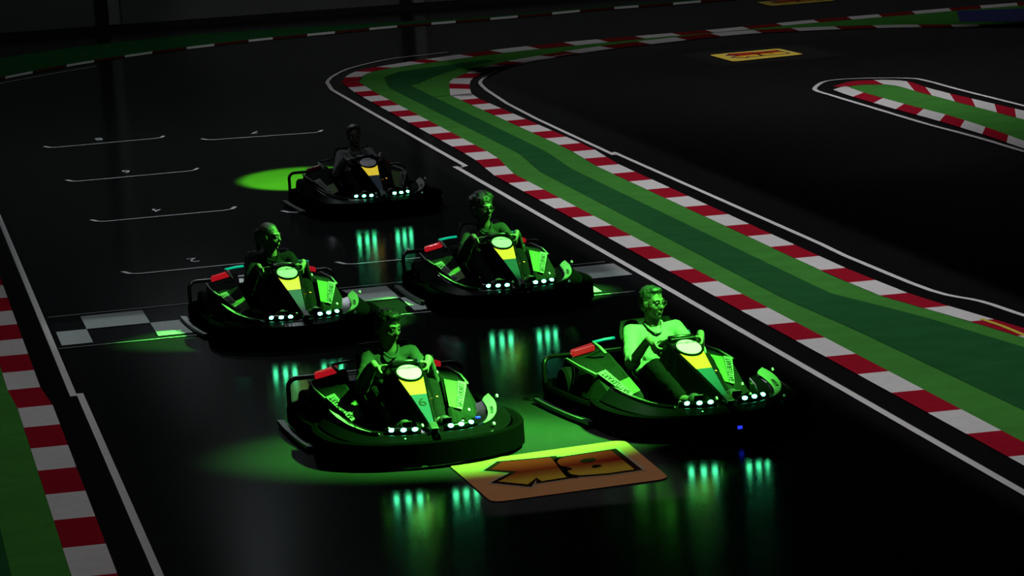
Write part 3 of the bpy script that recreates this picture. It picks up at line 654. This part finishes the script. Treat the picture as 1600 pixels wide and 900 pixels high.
# ------------------------------------------------------------------ drivers
def skin_mat(n, c): return mat('skin ' + n, c, rough=.5, spec=.3, bump=.02, bscale=150)
M_eye = mat('eye white', (.024, .024, .022), rough=.2); M_pupil = mat('eye dark', (.01, .01, .01), rough=.2)
M_glass = mat('glasses frame', (.02, .02, .02), rough=.2, metal=.3)
M_shoe = mat('dark shoe', (.01, .01, .01), rough=.5); M_sole = mat('shoe sole', (.12, .12, .11), rough=.6)
def driver(i, label, skin, shirt, trousers, hair_m, style, yaw, pitch=0.0, long_sleeve=True, glasses=False, lean=(0, 0), vox=.007, build=1.0):
    P = thing('person', label, 'person', group='kart drivers')
    V = Vector
    hipz = .20; lx, ly = lean
    pel = V((0, -.33, hipz)); bel = V((lx * .3, -.355, .32)); ch = V((lx * .7, -.385 + ly * .7, .40)); nk = V((lx, -.39 + ly, .535)); hd = V((lx * 1.1, -.355 + ly * 1.1, .69))
    c = V((0, .10, .45)); n = V((0, -.6, .8)); up = V((0, .8, .6))
    arms = []
    for s in (1, -1):
        a = math.radians(8); radial = (V((s, 0, 0)) * math.cos(a) + up * math.sin(a)); g = c + radial * .135; tang = (up * math.cos(a) - V((s, 0, 0)) * math.sin(a))
        wr = g + radial * .045 + n * .075 - tang * .02
        sh = V((s * .142 * build, 0, -.035)) + V((lx, -.395 + ly, .535)); el = V((s * .235, -.17, .33))
        arms.append((s, sh, el, wr, g, radial, tang))
    legs = []
    for s in (1, -1): legs.append((s, pel + V((s * .09, .03, -.01)), V((s * .165, .14, .325)), V((s * .135, .57, .17)), V((s * .13, .76, .19))))
    # one continuous body
    bm = bmesh.new()
    capsule(bm, pel + V((-.06, 0, 0)), pel + V((.06, 0, 0)), .095); ball(bm, bel, (.118, .09, .11)); ball(bm, ch, (.13 * build, .09, .13))
    capsule(bm, nk + V((-.10 * build, -.005, -.04)), nk + V((.10 * build, -.005, -.04)), .048); capsule(bm, pel, ch, .10, .09)
    HS = .9
    RH = Matrix.Rotation(yaw, 4, 'Z') @ Matrix.Rotation(pitch, 4, 'X')
    def H(x, y, z): return hd + (RH @ V((x, y, z))) * HS
    capsule(bm, nk + V((0, 0, -.03)), H(0, -.02, -.05), .055, .050)
    def hb(bm, c_, r): ball(bm, H(*c_), tuple(q * HS for q in r), 18, 12, RH)
    hb(bm, (0, -.015, .03), (.074, .092, .088)); hb(bm, (0, .02, -.02), (.061, .068, .09)); hb(bm, (0, .033, -.07), (.045, .045, .040)); hb(bm, (0, .060, -.094), (.020, .018, .016))
    capsule(bm, H(0, .080, .012), H(0, .099, -.026), .009, .012); hb(bm, (.011, .088, -.030), (.009, .011, .008)); hb(bm, (-.011, .088, -.030), (.009, .011, .008))
    capsule(bm, H(-.042, .070, .024), H(-.012, .081, .022), .010); capsule(bm, H(.042, .070, .024), H(.012, .081, .022), .010)
    for s in (1, -1): hb(bm, (s * .036, .056, -.026), (.024, .024, .022)); hb(bm, (s * .077, -.006, -.004), (.010, .021, .031))
    hb(bm, (0, .084, -.057), (.022, .011, .006)); hb(bm, (0, .081, -.068), (.019, .011, .007))
    for s, sh, el, wr, g, ra, ta in arms:
        capsule(bm, nk + V((s * .08, 0, -.04)), sh, .046, .046); capsule(bm, sh, el, .044, .037); capsule(bm, el, wr, .040, .026)
        pc = g + ra * .032 + n * .024; capsule(bm, wr, pc, .024, .024)
        for q in range(4):
            off = ta * ((q - 1.5) * .0195); kn = g + ra * .033 + n * .008 + off; capsule(bm, pc + off * .8, kn, .014, .0105, 10)
            ln = (.9, 1.05, 1.0, .8)[q]
            m1 = g + ra * (.024) - n * .022 + off; m2 = g - ra * (.004 * ln) - n * (.030) + off; tp = g - ra * (.024 * ln) - n * .014 + off
            capsule(bm, kn, m1, .0105, .0095, 10); capsule(bm, m1, m2, .0095, .009, 10); capsule(bm, m2, tp, .009, .0078, 10)
        t0 = pc + ta * .022 - ra * .006; t1 = g + ta * .045 + n * .024 - ra * .002; t2 = g + ta * .060 + n * .016 - ra * .018
        capsule(bm, t0, t1, .013, .011, 10); capsule(bm, t1, t2, .011, .009, 10)
    for s, hp, kne, ank, toe in legs: capsule(bm, hp, kne, .075, .055); capsule(bm, kne, ank, .052, .036); capsule(bm, ank, toe, .036, .03)
    remesh('body', bm, skin, P, vox, 2)
    # shirt
    bm = bmesh.new(); ball(bm, bel + V((0, .01, 0)), (.135, .108, .12)); ball(bm, ch + V((0, .004, 0)), (.146 * build, .105, .135)); capsule(bm, nk + V((-.105 * build, -.005, -.045)), nk + V((.105 * build, -.005, -.045)), .056)
    capsule(bm, pel + V((-.06, 0, .03)), pel + V((.06, 0, .03)), .108); capsule(bm, pel + V((0, 0, .04)), ch, .118, .105)
    cone(bm, nk + V((0, -.01, -.04)), nk + V((0, -.004, .008)), .085, .058)
    for s, sh, el, wr, g, ra, ta in arms:
        capsule(bm, nk + V((s * .08, 0, -.045)), sh, .056, .056); capsule(bm, sh, el, .056, .049)
        if long_sleeve: capsule(bm, el, el.lerp(wr, .88), .054, .037)
        else: cone(bm, el, el.lerp(wr, .25), .054, .050)
    remesh('shirt', bm, shirt, P, vox * 1.15, 2, .012, .07)
    # collar
    bm = bmesh.new(); tube(bm, [nk + V((.060 * math.cos(a), .010 + (.062 + .03 * max(0, math.sin(a))) * math.sin(a), .022 - .062 * max(0, math.sin(a)) ** 1.5)) for a in [2 * PI * q / 20 for q in range(20)]], .008, 8, True); link('collar', bm, shirt, P, smooth=True)
    # trousers
    bm = bmesh.new(); capsule(bm, pel + V((-.07, 0, -.01)), pel + V((.07, 0, -.01)), .108)
    for s, hp, kne, ank, toe in legs: capsule(bm, hp, kne, .088, .070); capsule(bm, kne, kne.lerp(ank, .92), .068, .052)
    remesh('trousers', bm, trousers, P, vox * 1.2, 2, .014, .06)
    for s, hp, kne, ank, toe in legs:
        bm = bmesh.new(); heel = ank + V((0, .02, -.065)); ball(bm, heel, (.042, .05, .045)); capsule(bm, heel, toe + V((0, .0, .0)), .042, .040); ball(bm, toe + V((0, .01, .012)), (.045, .05, .045))
        remesh('shoe', bm, M_shoe, P, .009, 3)
    for s in (1, -1):
        bm = bmesh.new(); ball(bm, H(s * .030, .076, .003), .0125, 14, 10, RH); fw = RH @ V((s * .1, 1, 0))
        for f in bm.faces: f.material_index = 1 if (f.calc_center_median() - H(s * .030, .076, .003)).normalized().dot(fw.normalized()) > .86 else 0
        link('eye', bm, [M_eye, M_pupil], P, smooth=True)
        bm = bmesh.new(); tube(bm, [H(s * .012, .090, .026), H(s * .03, .086, .031), H(s * .047, .071, .026)], [.003, .0045, .003], 6); link('eyebrow', bm, hair_m, P, smooth=True)
    # hair
    bm = bmesh.new()
    if style == 'short':
        hb(bm, (0, -.026, .052), (.081, .094, .080)); hb(bm, (0, -.055, .0), (.077, .066, .085)); hb(bm, (0, .03, .098), (.055, .045, .025))
        for s in (1, -1): hb(bm, (s * .066, -.008, .03), (.014, .03, .045))
        d = .014
    elif style == 'full':
        hb(bm, (0, -.022, .060), (.087, .100, .082)); hb(bm, (0, -.058, .0), (.083, .068, .090)); hb(bm, (0, .045, .098), (.062, .045, .030))
        for s in (1, -1): hb(bm, (s * .070, -.004, .025), (.016, .036, .055))
        d = .02
    elif style == 'tied':
        hb(bm, (0, -.024, .048), (.079, .093, .080)); hb(bm, (0, -.055, .0), (.076, .066, .082)); hb(bm, (0, -.12, .03), (.04, .04, .04)); capsule(bm, H(0, -.13, .02), H(0, -.13, -.12), .032, .018); d = .006
    else:                    # curly
        rnd = random.Random(3)
        hb(bm, (0, -.03, .06), (.095, .105, .095)); hb(bm, (0, -.06, -.01), (.095, .075, .10))
        for q in range(90):
            th = rnd.uniform(0, 2 * PI); ph = rnd.uniform(-.5, 1.4); x, y, z = math.cos(th) * math.cos(ph), math.sin(th) * math.cos(ph), math.sin(ph)
            if y > .45 and z < .62: continue
            hb(bm, (x * .108, -.03 + y * .112, .045 + z * .10), (.022, .022, .022))
        d = .02
    remesh('hair', bm, hair_m, P, .008, 1, d, .02)
    if glasses:
        bm = bmesh.new()
        for s in (1, -1):
            tube(bm, [H(s * .033 + .024 * math.cos(a), .095 - .006 * abs(math.cos(a)), .001 + .018 * math.sin(a)) for a in [2 * PI * q / 16 for q in range(16)]], .0025, 6, True)
            tube(bm, [H(s * .057, .093, .004), H(s * .078, .05, .006), H(s * .080, -.01, .004)], .0025, 6)
        tube(bm, [H(-.010, .100, .004), H(0, .103, .007), H(.010, .100, .004)], .0025, 6); link('glasses', bm, M_glass, P, smooth=True)
    place(P, i); return P
M_hdark = mat('dark hair', (.003, .0028, .0025), rough=.6, bump=.3, bscale=120)
M_hbrown = mat('brown hair', (.02, .014, .008), rough=.55, bump=.3, bscale=120)
cl = lambda n, c, b=.25: mat(n, c, rough=.9, spec=.03, bump=b, bscale=45, var=.12, vscale=12)
M_tr = cl('dark trousers', (.0014, .0014, .0016)); M_tr2 = cl('grey trousers', (.003, .003, .0033))
driver(0, 'dark-haired person in a grey jacket steering the kart numbered 6', skin_mat('tan', (.085, .07, .055)), cl('grey jacket', (.028, .030, .030)), M_tr2, M_hdark, 'full', math.radians(30), -.2, True, False, (0, .05))
driver(1, 'person in a pale shirt with glasses and short hair, driving the leading right kart', skin_mat('light', (.06, .046, .038)), cl('pale shirt', (.12, .12, .115)), M_tr, M_hdark, 'short', math.radians(24), -.03, False, True, (0, 0), build=1.12)
driver(2, 'person in dark clothes with hair tied back, driving the kart at the left', skin_mat('fair', (.07, .05, .04)), cl('black top', (.0025, .0025, .003)), M_tr, M_hbrown, 'tied', math.radians(50), -.05, True, False, (0, 0))
driver(3, 'curly-haired person with glasses, driving the kart at the middle right', skin_mat('warm', (.05, .038, .03)), cl('dark jacket', (.014, .014, .014)), M_tr, M_hdark, 'curly', math.radians(22), -.03, True, True, (0, 0))
driver(4, 'person in a dim grey shirt facing forward in the rearmost unlit kart', skin_mat('pale', (.06, .042, .034)), cl('grey shirt', (.10, .10, .10)), M_tr, M_hdark, 'short', math.radians(-2), 0, True, False, (0, 0))
